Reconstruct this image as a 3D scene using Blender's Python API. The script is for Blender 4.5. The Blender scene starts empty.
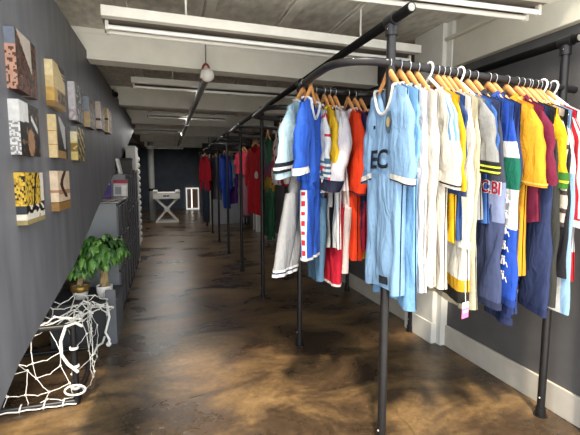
import bpy, bmesh, math, random
from math import sin, cos, pi, sqrt, radians, exp
from mathutils import Vector, Matrix, noise
random.seed(7)
sc = bpy.context.scene
COL = sc.collection
VS = sc.view_settings
VS.view_transform = 'Standard'; VS.look = 'None'; VS.gamma = 1; VS.use_curve_mapping = False
VS.exposure = 0.0

# ------------------------------------------------------------------ materials
def lin(c):
    return tuple((x/12.92 if x <= .04045 else ((x+.055)/1.055)**2.4) for x in c)
def hx(s):
    return lin(tuple(int(s[i:i+2], 16)/255 for i in (0, 2, 4)))
MATS = {}
def mat(name, col, rough=.6, metal=0., var=.12, scale=20., bump=0., stretch=None, spec=.4, sheen=0., gain=1., wrinkle=False):
    """noise-varied procedural surface; col is an sRGB hex string"""
    if name in MATS: return MATS[name]
    m = bpy.data.materials.new(name); m.use_nodes = True
    nt = m.node_tree; b = nt.nodes['Principled BSDF']
    c = tuple(q*gain for q in hx(col))
    b.inputs['Roughness'].default_value = rough; b.inputs['Metallic'].default_value = metal
    b.inputs['Specular IOR Level'].default_value = spec
    if sheen: b.inputs['Sheen Weight'].default_value = sheen
    tc = nt.nodes.new('ShaderNodeTexCoord'); mp = nt.nodes.new('ShaderNodeMapping')
    if stretch: mp.inputs['Scale'].default_value = stretch
    nt.links.new(tc.outputs['Object'], mp.inputs['Vector'])
    n = nt.nodes.new('ShaderNodeTexNoise'); n.inputs['Scale'].default_value = scale
    n.inputs['Detail'].default_value = 5
    nt.links.new(mp.outputs['Vector'], n.inputs['Vector'])
    r = nt.nodes.new('ShaderNodeValToRGB')
    r.color_ramp.elements[0].position = .3; r.color_ramp.elements[1].position = .7
    r.color_ramp.elements[0].color = tuple(x*(1-var) for x in c)+(1,)
    r.color_ramp.elements[1].color = tuple(min(1, x*(1+var)) for x in c)+(1,)
    nt.links.new(n.outputs['Fac'], r.inputs['Fac']); nt.links.new(r.outputs['Color'], b.inputs['Base Color'])
    if bump:
        bp = nt.nodes.new('ShaderNodeBump'); bp.inputs['Strength'].default_value = bump; bp.inputs['Distance'].default_value = .01
        nt.links.new(n.outputs['Fac'], bp.inputs['Height']); nt.links.new(bp.outputs['Normal'], b.inputs['Normal'])
    if wrinkle:
        m2 = nt.nodes.new('ShaderNodeMapping'); m2.inputs['Scale'].default_value = (1, 1, .32)
        nt.links.new(tc.outputs['Object'], m2.inputs['Vector'])
        n2 = nt.nodes.new('ShaderNodeTexNoise'); n2.inputs['Scale'].default_value = 17; n2.inputs['Detail'].default_value = 3; n2.inputs['Distortion'].default_value = .8
        nt.links.new(m2.outputs['Vector'], n2.inputs['Vector'])
        b2 = nt.nodes.new('ShaderNodeBump'); b2.inputs['Strength'].default_value = .55; b2.inputs['Distance'].default_value = .035
        nt.links.new(n2.outputs['Fac'], b2.inputs['Height'])
        if bump: nt.links.new(bp.outputs['Normal'], b2.inputs['Normal'])
        nt.links.new(b2.outputs['Normal'], b.inputs['Normal'])
    MATS[name] = m
    return m
def cloth(col, rough=.8):
    return mat('cloth_'+col, col, rough, 0, .05, 60, .15, spec=.2, gain=.54, wrinkle=True)

# ------------------------------------------------------------------ mesh helpers
class MB:
    def __init__(s): s.v = []; s.f = []; s.mi = []; s.sm = []
    def add(s, vs, fs, mi=0, smooth=False):
        o = len(s.v); s.v += [tuple(p) for p in vs]
        for k, f in enumerate(fs):
            s.f.append([i+o for i in f]); s.mi.append(mi[k] if isinstance(mi, list) else mi); s.sm.append(smooth)
        return s
    def box(s, x0, x1, y0, y1, z0, z1, mi=0, M=None):
        vs = [Vector((x, y, z)) for z in (z0, z1) for y in (y0, y1) for x in (x0, x1)]
        if M: vs = [M @ p for p in vs]
        return s.add(vs, [(0, 2, 3, 1), (4, 5, 7, 6), (0, 1, 5, 4), (2, 6, 7, 3), (0, 4, 6, 2), (1, 3, 7, 5)], mi)
    def bbox(s, x0, x1, y0, y1, z0, z1, b=.004, mi=0, M=None):
        """box with chamfered edges"""
        bm = bmesh.new(); bmesh.ops.create_cube(bm, size=1)
        for v in bm.verts:
            v.co = Vector(((x0+x1)/2+v.co.x*(x1-x0), (y0+y1)/2+v.co.y*(y1-y0), (z0+z1)/2+v.co.z*(z1-z0)))
        b = min(b, .45*min(abs(x1-x0), abs(y1-y0), abs(z1-z0)))
        bmesh.ops.bevel(bm, geom=bm.edges[:], offset=b, segments=2, affect='EDGES', profile=.5)
        bm.verts.index_update()
        vs = [M @ v.co if M else v.co.copy() for v in bm.verts]
        s.add(vs, [[v.index for v in f.verts] for f in bm.faces], mi); bm.free(); return s
    def tube(s, pts, r, n=10, mi=0, caps=True, flat=None):
        pts = [Vector(p) for p in pts]; N = len(pts); rs = r if isinstance(r, (list, tuple)) else [r]*N
        vs = []; fs = []; up = None
        for i, p in enumerate(pts):
            d = (pts[min(i+1, N-1)]-pts[max(i-1, 0)])
            d = d.normalized() if d.length > 1e-9 else Vector((0, 0, 1))
            if up is None: up = Vector((0, 0, 1)) if abs(d.z) < .9 else Vector((0, 1, 0))
            a = d.cross(up)
            if a.length < 1e-6: a = d.cross(Vector((1, 0, 0)))
            a.normalize(); b = a.cross(d).normalized(); up = b
            fl = flat or 1
            for k in range(n):
                t = 2*pi*k/n
                vs.append(p+a*cos(t)*rs[i]*fl+b*sin(t)*rs[i])
        for i in range(N-1):
            for k in range(n):
                fs.append((i*n+k, i*n+(k+1) % n, (i+1)*n+(k+1) % n, (i+1)*n+k))
        s.add(vs, fs, mi, True)
        if caps:
            s.add(vs[:n], [tuple(range(n))], mi); s.add(vs[-n:], [tuple(reversed(range(n)))], mi)
        return s
    def lathe(s, c, prof, n=20, mi=0):
        vs = []; fs = []
        for (r, z) in prof:
            for k in range(n):
                t = 2*pi*k/n; vs.append((c[0]+r*cos(t), c[1]+r*sin(t), c[2]+z))
        for i in range(len(prof)-1):
            for k in range(n):
                fs.append((i*n+k, i*n+(k+1) % n, (i+1)*n+(k+1) % n, (i+1)*n+k))
        return s.add(vs, fs, mi, True)
    def ball(s, c, r, n=10, sq=(1, 1, 1), mi=0):
        vs = []; fs = []
        for i in range(n+1):
            p = pi*i/n
            for k in range(2*n):
                t = pi*k/n
                vs.append((c[0]+r*sq[0]*sin(p)*cos(t), c[1]+r*sq[1]*sin(p)*sin(t), c[2]+r*sq[2]*cos(p)))
        for i in range(n):
            for k in range(2*n):
                fs.append((i*2*n+k, (i+1)*2*n+k, (i+1)*2*n+(k+1) % (2*n), i*2*n+(k+1) % (2*n)))
        return s.add(vs, fs, mi, True)

def obj(name, mb, m, parent=None, weld=False):
    me = bpy.data.meshes.new(name); me.from_pydata(mb.v, [], mb.f)
    for x in (m if isinstance(m, (list, tuple)) else [m]): me.materials.append(x)
    me.polygons.foreach_set('material_index', mb.mi); me.polygons.foreach_set('use_smooth', mb.sm)
    bm = bmesh.new(); bm.from_mesh(me)
    if weld: bmesh.ops.remove_doubles(bm, verts=bm.verts, dist=1e-5)
    bmesh.ops.recalc_face_normals(bm, faces=bm.faces); bm.to_mesh(me); bm.free()
    me.update()
    o = bpy.data.objects.new(name, me); COL.objects.link(o)
    if parent: o.parent = parent
    return o
def tag(o, label, cat, group=None, kind=None):
    o['label'] = label; o['category'] = cat
    if group: o['group'] = group
    if kind: o['kind'] = kind
    return o
def thing(name, label, cat, loc=(0, 0, 0), rz=0., group=None):
    o = bpy.data.objects.new(name, None); COL.objects.link(o); o.empty_display_size = .05
    o.location = loc; o.rotation_euler = (0, 0, rz)
    return tag(o, label, cat, group)
def struct(name, mb, m, label=None, parent=None):
    o = obj(name, mb, m, parent)
    if parent is None:
        o['kind'] = 'structure'
        o['label'] = label or name.replace('_', ' '); o['category'] = name.split('_')[0]
    return o

# ------------------------------------------------------------------ camera
f = 405.; CH = 1.35
pitch = math.atan(43.5/f); yaw = math.atan(123/f*cos(pitch))
cd = bpy.data.cameras.new('camera'); cam = bpy.data.objects.new('camera', cd); COL.objects.link(cam)
cd.sensor_fit = 'HORIZONTAL'; cd.sensor_width = 36; cd.lens = 36*f/580; cd.clip_start = .05
cam.location = (0, 0, CH); cam.rotation_euler = (pi/2-pitch, 0, -yaw)
sc.camera = cam

# ------------------------------------------------------------------ setting materials
def floor_material():
    m = bpy.data.materials.new('polished_brown_concrete'); m.use_nodes = True
    nt = m.node_tree; b = nt.nodes['Principled BSDF']; L = nt.links.new
    tc = nt.nodes.new('ShaderNodeTexCoord')
    def nz(scale, det, sc3=(1, 1, 1), rough=.6, dist=0.):
        mp = nt.nodes.new('ShaderNodeMapping'); mp.inputs['Scale'].default_value = sc3
        L(tc.outputs['Object'], mp.inputs['Vector'])
        n = nt.nodes.new('ShaderNodeTexNoise'); n.inputs['Scale'].default_value = scale
        n.inputs['Detail'].default_value = det; n.inputs['Roughness'].default_value = rough; n.inputs['Distortion'].default_value = dist
        L(mp.outputs['Vector'], n.inputs['Vector']); return n
    def ramp(src, els):
        r = nt.nodes.new('ShaderNodeValToRGB')
        while len(r.color_ramp.elements) < len(els): r.color_ramp.elements.new(.5)
        for e, (p, c) in zip(r.color_ramp.elements, els):
            e.position = p; e.color = (c[0], c[1], c[2], 1)
        L(src, r.inputs['Fac']); return r
    def mix(fac, a, c, mode='MIX'):
        x = nt.nodes.new('ShaderNodeMix'); x.data_type = 'RGBA'; x.blend_type = mode
        if isinstance(fac, float): x.inputs[0].default_value = fac
        else: L(fac, x.inputs[0])
        L(a, x.inputs[6]); L(c, x.inputs[7]); return x.outputs[2]
    big = nz(1.5, 6, (1, 1.7, 1), .62, .6)
    col = ramp(big.outputs['Fac'], [(.30, hx('30271d')), (.46, hx('48392a')), (.58, hx('735c3e')), (.76, hx('957b58'))])
    fine = nz(26, 8, (1, 1, 1), .75)
    fr = ramp(fine.outputs['Fac'], [(.3, (.55, .53, .5)), (.7, (1.25, 1.25, 1.25))])
    c1 = mix(1., col.outputs['Color'], fr.outputs['Color'], 'MULTIPLY')
    # pale flecks
    sp = nz(70, 2)
    sr = ramp(sp.outputs['Fac'], [(.70, (0, 0, 0)), (.76, (.6, .6, .6))])
    w = ramp(sp.outputs['Fac'], [(0, hx('b09870')), (1, hx('b09870'))])
    c2 = mix(sr.outputs['Color'], c1, w.outputs['Color'])
    # hairline cracks
    mp = nt.nodes.new('ShaderNodeMapping'); mp.inputs['Scale'].default_value = (1, .6, 1)
    wob = nz(3, 4); ad = nt.nodes.new('ShaderNodeVectorMath'); ad.operation = 'MULTIPLY_ADD'
    ad.inputs[1].default_value = (.14, .14, .14)
    L(wob.outputs['Color'], ad.inputs[0]); L(tc.outputs['Object'], ad.inputs[2]); L(ad.outputs[0], mp.inputs['Vector'])
    vo = nt.nodes.new('ShaderNodeTexVoronoi'); vo.feature = 'DISTANCE_TO_EDGE'; vo.inputs['Scale'].default_value = .8
    L(mp.outputs['Vector'], vo.inputs['Vector'])
    cr = ramp(vo.outputs['Distance'], [(0, (.45, .45, .45)), (.006, (1, 1, 1))])
    c3 = mix(.7, c2, cr.outputs['Color'], 'MULTIPLY')
    L(c3, b.inputs['Base Color'])
    rr = ramp(big.outputs['Fac'], [(.25, (.23,)*3), (.75, (.36,)*3)])
    L(rr.outputs['Color'], b.inputs['Roughness'])
    b.inputs['Specular IOR Level'].default_value = .45
    bp = nt.nodes.new('ShaderNodeBump'); bp.inputs['Strength'].default_value = .12; bp.inputs['Distance'].default_value = .01
    L(fine.outputs['Fac'], bp.inputs['Height']); L(bp.outputs['Normal'], b.inputs['Normal'])
    return m
FLOOR = floor_material()
PLASTER = mat('dark_grey_plaster', '626368', .55, 0, .2, 5, .2, (1, 2.2, .45))
DARKWALL = mat('charcoal_wall', '525152', .7, 0, .12, 6, .1)
BACKWALL = mat('blue_black_wall', '4c545f', .7, 0, .15, 4)
PALEWALL = mat('pale_grey_wall', 'b4b8ba', .7, 0, .06, 6)
WHITE = mat('white_paint', 'd9d8d2', .55, 0, .06, 9, .05)
BEAMW = mat('cream_white_paint', 'ebe9e0', .5, 0, .05, 7, .05)
CEIL = mat('grey_ceiling_board', 'd0cdc4', .8, 0, .22, 9, .35, (2, 1, 1))
BATTEN = mat('pale_grey_batten', 'e2dfd6', .7, 0, .12, 12)
BLACKWALL = mat('black_paint', '141416', .8, 0, .2, 8)
STEELB = mat('black_steel_pipe', '232224', .4, .35, .2, 30, .05)
STRUTB = mat('black_painted_pipe', '0d0d0e', .7, 0, .2, 30, .05, spec=.12)
GALV = mat('galvanised_pipe', '868683', .5, .4, .2, 25)
BROWNSTRIP = mat('brown_trim', '6f675a', .7, 0, .2, 12)

# ------------------------------------------------------------------ setting
XL, XR, YF, YB, ZC = -.56, 2.08, 1.12, 16.0, 2.46
YC = 1.55
struct('pavement', MB().box(-9, 9, -9, YF, -.12, -.001), mat('bounce_pavement', 'd2cdc3', .8, 0, .1, 6), 'unseen pale pavement outside the shop front, added to bounce light inside')  # out of view; kept pale to bounce sunlight up to the ceiling
struct('floor', MB().box(-1.6, 2.4, YF, YB, -.12, 0), FLOOR, 'dark brown polished concrete floor with stains and cracks')
struct('ceiling', MB().box(-1.6, 2.4, YC, YB, ZC, ZC+.1), CEIL, 'grey board ceiling above the white beams')
# left wall: stair side with a sloping lower edge
edge = [(YF, .43), (1.507, .564), (1.715, .636), (2.73, .80), (3.80, 1.10), (5.2, 1.44), (7.16, 1.90), (8.6, 2.29)]
mb = MB(); n = len(edge); vs = []
for x in (XL, XL-.08):
    vs += [(x, y, z) for y, z in edge] + [(x, y, 2.29) for y, z in edge]
fs = []
for i in range(n-1):
    fs += [(i, i+1, n+i+1, n+i), (2*n+i, 3*n+i, 3*n+i+1, 2*n+i+1), (i, 2*n+i, 2*n+i+1, i+1), (n+i, n+i+1, 3*n+i+1, 3*n+i)]
fs.append((0, n, 3*n, 2*n)); mb.add(vs, fs)
struct('wall_left', mb, PLASTER, 'dark grey plastered stair wall with a sloping lower edge')
struct('trim_1', MB().box(XL-.2, XL-.10, YF, YB, 2.22, ZC), BROWNSTRIP, 'brown strip between the left wall and the ceiling')
struct('wall_outer_left', MB().box(-1.5, -1.4, YF, YB, 0, ZC), BLACKWALL, 'black wall in the space below the stair')
struct('wall_right', MB().box(XR, XR+.12, YF, 11.0, 0, ZC), DARKWALL, 'charcoal wall behind the clothes rails')
mb = MB(); mb.bbox(XR-.018, XR, YF, 2.655, 0, .165, .004); mb.bbox(XR-.018, XR, 3.02, 9.2, 0, .165, .004)
struct('baseboard_right', mb, mat('baseboard_grey_white', 'b9b3a8', .6, 0, .08, 10), 'pale baseboard along the charcoal wall')
mb = MB(); mb.bbox(1.985, XR, 2.66, 3.02, 0, ZC, .004); mb.bbox(1.975, XR, 2.655, 3.03, 0, .17, .003)
mb.bbox(2.02, XR, 2.60, 2.665, 0, ZC, .004)
struct('trim_2', mb, WHITE, 'white painted pillar against the charcoal wall')
struct('trim_3', MB().bbox(2.035, XR, 1.38, 1.47, 0, ZC, .004), WHITE, 'white pillar at the right edge of the shop front')
struct('trim_4', MB().bbox(1.97, XR, 9.2, 9.6, 0, ZC, .004), WHITE, 'distant white pillar near the far end of the rails')
mb = MB(); mb.bbox(2.03, XR, YF, 2.66, 2.13, 2.335, .004); mb.bbox(2.0, XR, YF, 2.66, 2.325, 2.35, .003); mb.box(2.05, XR, YF, 2.66, 2.35, ZC)
struct('trim_5', mb, mat('cream_board', 'c6c2b4', .6, 0, .06, 6), 'cream header board over the right wall')
struct('wall_back_right', MB().box(1.15, 2.2, 11.0, 11.1, 0, ZC), PALEWALL, 'pale wall closing the far end of the clothes rails')
struct('wall_passage_right', MB().box(1.15, 1.25, 11.1, YB, 0, ZC), DARKWALL, 'dark side wall of the far passage')
struct('trim_6', MB().bbox(1.09, 1.15, 10.96, 11.06, 0, ZC, .004), WHITE, 'white corner strip of the pale far wall')
struct('wall_back', MB().box(-1.5, 1.3, YB, YB+.1, 0, ZC), BACKWALL, 'blue-black wall at the far end of the shop')

# ceiling beams, slightly out of square with the walls
for i, (y0, dep) in enumerate([(3.53, .16), (5.70, .15), (7.66, .14), (9.7, .14), (11.7, .14), (13.8, .14)]):
    M = Matrix.Translation((-.56, y0, 0)) @ Matrix.Rotation(math.atan(.085), 4, 'Z')
    mb = MB(); mb.bbox(-.10, 2.62, 0, .012, 2.245, 2.43, .003, M=M)
    mb.bbox(-.10, 2.62, -.012, dep, 2.228, 2.246, .003, M=M); mb.bbox(-.10, 2.62, -.004, dep, 2.42, ZC, .003, M=M)
    mb.box(-.10, 2.62, dep-.02, dep, 2.24, 2.43, M=M)
    struct('trim_%d' % (7+i), mb, BEAMW, ['nearest', 'second', 'third', 'fourth', 'fifth', 'sixth'][i]+' white ceiling beam from the shop front')
# ceiling battens along the shop
for i, x in enumerate([-.25, .31, .86, 1.30]):
    mb = MB(); mb.bbox(x-.035, x+.035, YC, YB, ZC-.022, ZC, .004); mb.bbox(x-.06, x-.045, YC, YB, ZC-.01, ZC, .002)
    struct('trim_%d' % (13+i), mb, BATTEN, ['first', 'second', 'third', 'fourth'][i]+' ceiling batten from the stair wall')

# ------------------------------------------------------------------ fluorescent fittings
FIXW = mat('fixture_white', 'd6d4cc', .5, 0, .05, 12); FIXD = mat('fixture_tray', '6d6760', .6, 0, .15, 14)
TUBE = mat('fluorescent_tube_glass', 'eeeeea', .2, 0, .02, 5)
def fixture(label, x0, x1, y, dy, z, skew, ntube=2, sc_=1.):
    L_ = x1-x0
    t = thing('fluorescent_fitting', label, 'light fitting', (x0, y, z), math.atan(skew), 'fluorescent fittings under the ceiling')
    obj('housing', MB().bbox(0, L_, 0, .05*sc_, 0, .055*sc_, .004), FIXW, t)
    mb = MB(); mb.bbox(0, L_, .05*sc_, dy, .01, .03, .003); mb.bbox(0, L_, dy-.02, dy, -.012, .03, .003)
    obj('tray', mb, FIXD, t)
    for k in range(ntube):
        yy = dy*(.42+.33*k)
        obj('tube', MB().tube([(.03, yy, -.022), (L_/2, yy, -.022), (L_-.03, yy, -.022)], .013, 10), TUBE, t)
        for xx in (.012, L_-.03): obj('lamp_holder', MB().bbox(xx, xx+.018, yy-.014, yy+.014, -.04, .012, .003), FIXW, t)
    for xx in (L_*.22, L_*.78): obj('hanger_rod', MB().tube([(xx, .06, .03), (xx, .06, ZC-z+.001)], .007, 8), FIXW, t)
    return t
fixture('long fluorescent fitting hung in front of the nearest white beam', -.31, 1.72, 2.43, .26, 2.185, .05)
fixture('near fluorescent fitting over the right clothes rail, cut by the top of the picture', .62, 1.86, 1.66, .24, 2.195, -.04)
fixture('slim fluorescent fitting hung in front of the second white beam', -.30, 1.45, 4.22, .22, 2.215, .05, 1)
fixture('slim white fitting in front of the third white beam', -.25, .95, 6.45, .18, 2.22, .05, 1, .8)
fixture('far thin white fitting crossing above the cabinets', -.66, .33, 8.5, .14, 2.205, -.02, 1, .7)
fixture('farthest thin white fitting near the dark end wall', -.5, .45, 11.35, .14, 2.05, 0, 1, .7)

# grey service pipe with round white end, held by a red clip
t = thing('sprinkler_pipe', 'grey service pipe with a round white end hung by a red clip', 'pipe', (.33, 3.36, 2.13))
obj('pipe', MB().tube([(0, .06, 0), (0, .7, .005), (0, 3.4, .02), (0, 9.5, .02)], .03, 14), GALV, t)
mb = MB()
for yy in (1.9, 3.4, 5.2, 7.2):
    mb.tube([(0, yy, .018), (0, yy+.06, .018)], .039, 14)
obj('coupling', mb, GALV, t)
mb = MB(); mb.ball((0, 0, 0), .054, 10, (1, .8, 1)); mb.tube([(0, -.03, 0), (0, .09, 0)], .03, 14); mb.tube([(-.055, .03, -.012), (.055, .03, -.012)], .012, 10)
obj('end_cap', mb, mat('white_plastic', 'e8e6e0', .4, 0, .04, 20), t)
mb = MB()
mb.tube([(-.028, .1, -.02)]+[(-.028*cos(a), .1, .055+.055*sin(a)) for a in [pi*k/8 for k in range(9)]]+[(.028, .1, -.02)], .009, 8)
mb.bbox(-.045, .045, .085, .115, .02, .034, .003)
obj('clip', mb, mat('red_clip', '8e2f22', .5), t)
obj('hanger_rod', MB().tube([(0, .1, .10), (0, .1, .33)], .005, 8), GALV, t)
# thin brown conduit behind the nearest beam
t = tag(obj('conduit', MB().tube([(-.42, 3.98, 2.33), (.3, 4.02, 2.33), (1.9, 4.12, 2.33)], .011, 8), mat('brown_conduit', '8a7458', .6)), 'thin brown conduit running behind the nearest white beam', 'pipe')
# small black camera on the left wall
t = thing('security_camera', 'small black security camera at the top of the stair wall', 'camera', (-.54, 5.04, 2.24))
mb = MB(); mb.ball((.01, 0, 0), .034, 9); obj('housing', mb, STEELB, t)
obj('bracket', MB().tube([(-.02, 0, .0), (-.015, 0, .05)], .016, 10), STEELB, t)
obj('lens', MB().tube([(.02, -.03, -.01), (.025, -.045, -.014)], .012, 10), mat('lens_glass', '08080a', .1), t)

# ------------------------------------------------------------------ pipe clothes rack
rack = thing('pipe_clothes_rack', 'black pipe clothes rack with looped hanging rails along the right side', 'clothes rack', (.965, 1.65, 0))
O = Vector((.965, 1.65, 0))
PY = [1.65+1.287*k for k in range(8)]
def rp(mb, pts, r): return mb.tube([Vector(p)-O for p in pts], r, 12)
SCREW = mat('bright_screws', 'c9c4ba', .35, .5)
for k, y in enumerate(PY):
    for x in (.965, 1.97):
        if x > 1.5 and y > 10.9: continue
        mb = MB(); rp(mb, [(x, y, .0), (x, y, 1.0), (x, y, 2.02)], .0205)
        p = obj('post', mb, STEELB, rack)
        mb = MB(); rp(mb, [(x, y, 0), (x, y, .006)], .036); rp(mb, [(x, y, .006), (x, y, .05)], .026)
        obj('foot', mb, STEELB, p)
        mb = MB(); rp(mb, [(x, y, 1.955), (x, y, 2.0)], .027)
        rp(mb, [(x, y-.035, 2.02), (x, y+.035, 2.02)], .028)
        obj('clamp', mb, STEELB, p)
        if k < 4:
            mb = MB()
            for zz in (.11, 1.98): mb.ball(Vector((x-.021, y-.006, zz))-O, .005, 5)
            obj('screw', mb, SCREW, p)
for x, y0, y1 in ((.965, 1.50, 12.2), (1.97, 1.58, 10.9)):
    mb = MB(); rp(mb, [(x, y0, 2.02), (x, (y0+y1)/2, 2.02), (x, y1, 2.02)], .0215)
    o = obj('top_pipe', mb, STRUTB, rack)
    mb = MB(); rp(mb, [(x, y0-.002, 2.02), (x, y0+.002, 2.02)], .016)
    obj('pipe_end', mb, GALV, o)
def arc(cx, cy, r, a0, a1, n=8):
    return [(cx+r*cos(radians(a0+(a1-a0)*i/n)), cy+r*sin(radians(a0+(a1-a0)*i/n))) for i in range(n+1)]
RZ = 1.838
def rz_at(x): return RZ-.048*(x-.965)
loop = [(2.05, 0), (1.5, 0), (1.0, -.002)] + [(x, y) for x, y in arc(.935, .20, .20, 270, 180)] + [(.735, .35), (.74, .5)] + arc(.83, .56, .09, 180, 90, 6) + [(1.0, .65), (1.1, .65)] + arc(1.10, .55, .10, 90, -20, 6) + [(1.15, .35), (1.10, .12), (1.085, .0)]
for k, y in enumerate(PY[:7]):
    mb = MB(); rp(mb, [(a, y+b, rz_at(a)) for a, b in loop], .0185)
    r_ = obj('hanging_rail', mb, STEELB, rack)
    if k < 3:
        mb = MB(); rp(mb, [(1.175, y+.30, RZ-.01), (1.157, y+.36, RZ-.01)], .024)
        obj('pipe_sleeve', mb, mat('worn_grey_sleeve', '77746c', .6), r_)
        for j in range(6):
            q = .80+.034*j; obj('paint_chip', MB().ball(Vector((q+.01*sin(7*j), y-.0165 if q > .93 else y+.2-sqrt(.218**2-(q-.935)**2)+.004, rz_at(q)+.008))-O, .0028, 4, (2, .6, .8)), SCREW, r_)

# ------------------------------------------------------------------ hangers
WOOD = mat('hanger_wood', 'bf8650', .45, 0, .15, 14, 0, (2, 8, 8)); HOOK = mat('hanger_hook_steel', 'a8a8aa', .3, .9, .1, 30)
WPLAS = mat('white_hanger_plastic', 'f0efec', .4, 0, .03, 20)
def hanger_meshes(hw=.14):
    hook = [(0, -.0, -.07), (.002, 0, -.055), (.012, 0, -.044)] + [(.0215*sin(radians(a)), 0, -.0185+.0215*cos(radians(a))) for a in range(126, -111, -18)]
    hk = MB().tube(hook, .0022, 6)
    wb = MB(); pts = []; rs = []
    for i in range(-10, 11):
        u = i/10; pts.append((u*hw, 0, -.052-.135*abs(u)**1.02)); rs.append(.018-.010*abs(u))
    wb.tube(pts, rs, 10, flat=.5)
    return hk, wb
hk, wb = hanger_meshes()
H0 = {}
def hanger(label, loc, rz, white=False, drop=0.):
    """the first of each kind is built, the rest are linked copies"""
    key = white
    if key not in H0:
        t = thing('plastic_hanger' if white else 'wooden_hanger', label, 'hanger', loc, rz, 'white plastic hangers on the rails' if white else 'wooden hangers on the rails')
        if white:
            hook = [(0, 0, -.07), (.004, 0, -.055), (.018, 0, -.04)] + [(.026*sin(radians(a)), 0, -.0165+.026*cos(radians(a))) for a in range(112, -111, -18)]
            obj('hook', MB().tube(hook, .005, 8), WPLAS, t)
            mb = MB(); mb.tube([(u/10*.155, 0, -.058-.13*abs(u/10)**1.05) for u in range(-10, 11)], .007, 8); mb.tube([(-.155, 0, -.188), (0, 0, -.192), (.155, 0, -.188)], .006, 8)
            obj('body', mb, WPLAS, t)
        else:
            obj('hook', hk, HOOK, t); obj('body', wb, WOOD, t)
        H0[key] = t; return t
    r = H0[key].copy(); COL.objects.link(r); r.location = loc; r.rotation_euler = (0, 0, rz); r['label'] = label
    for ch in list(H0[key].children):
        c = ch.copy(); COL.objects.link(c); c.parent = r
    return r

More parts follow.
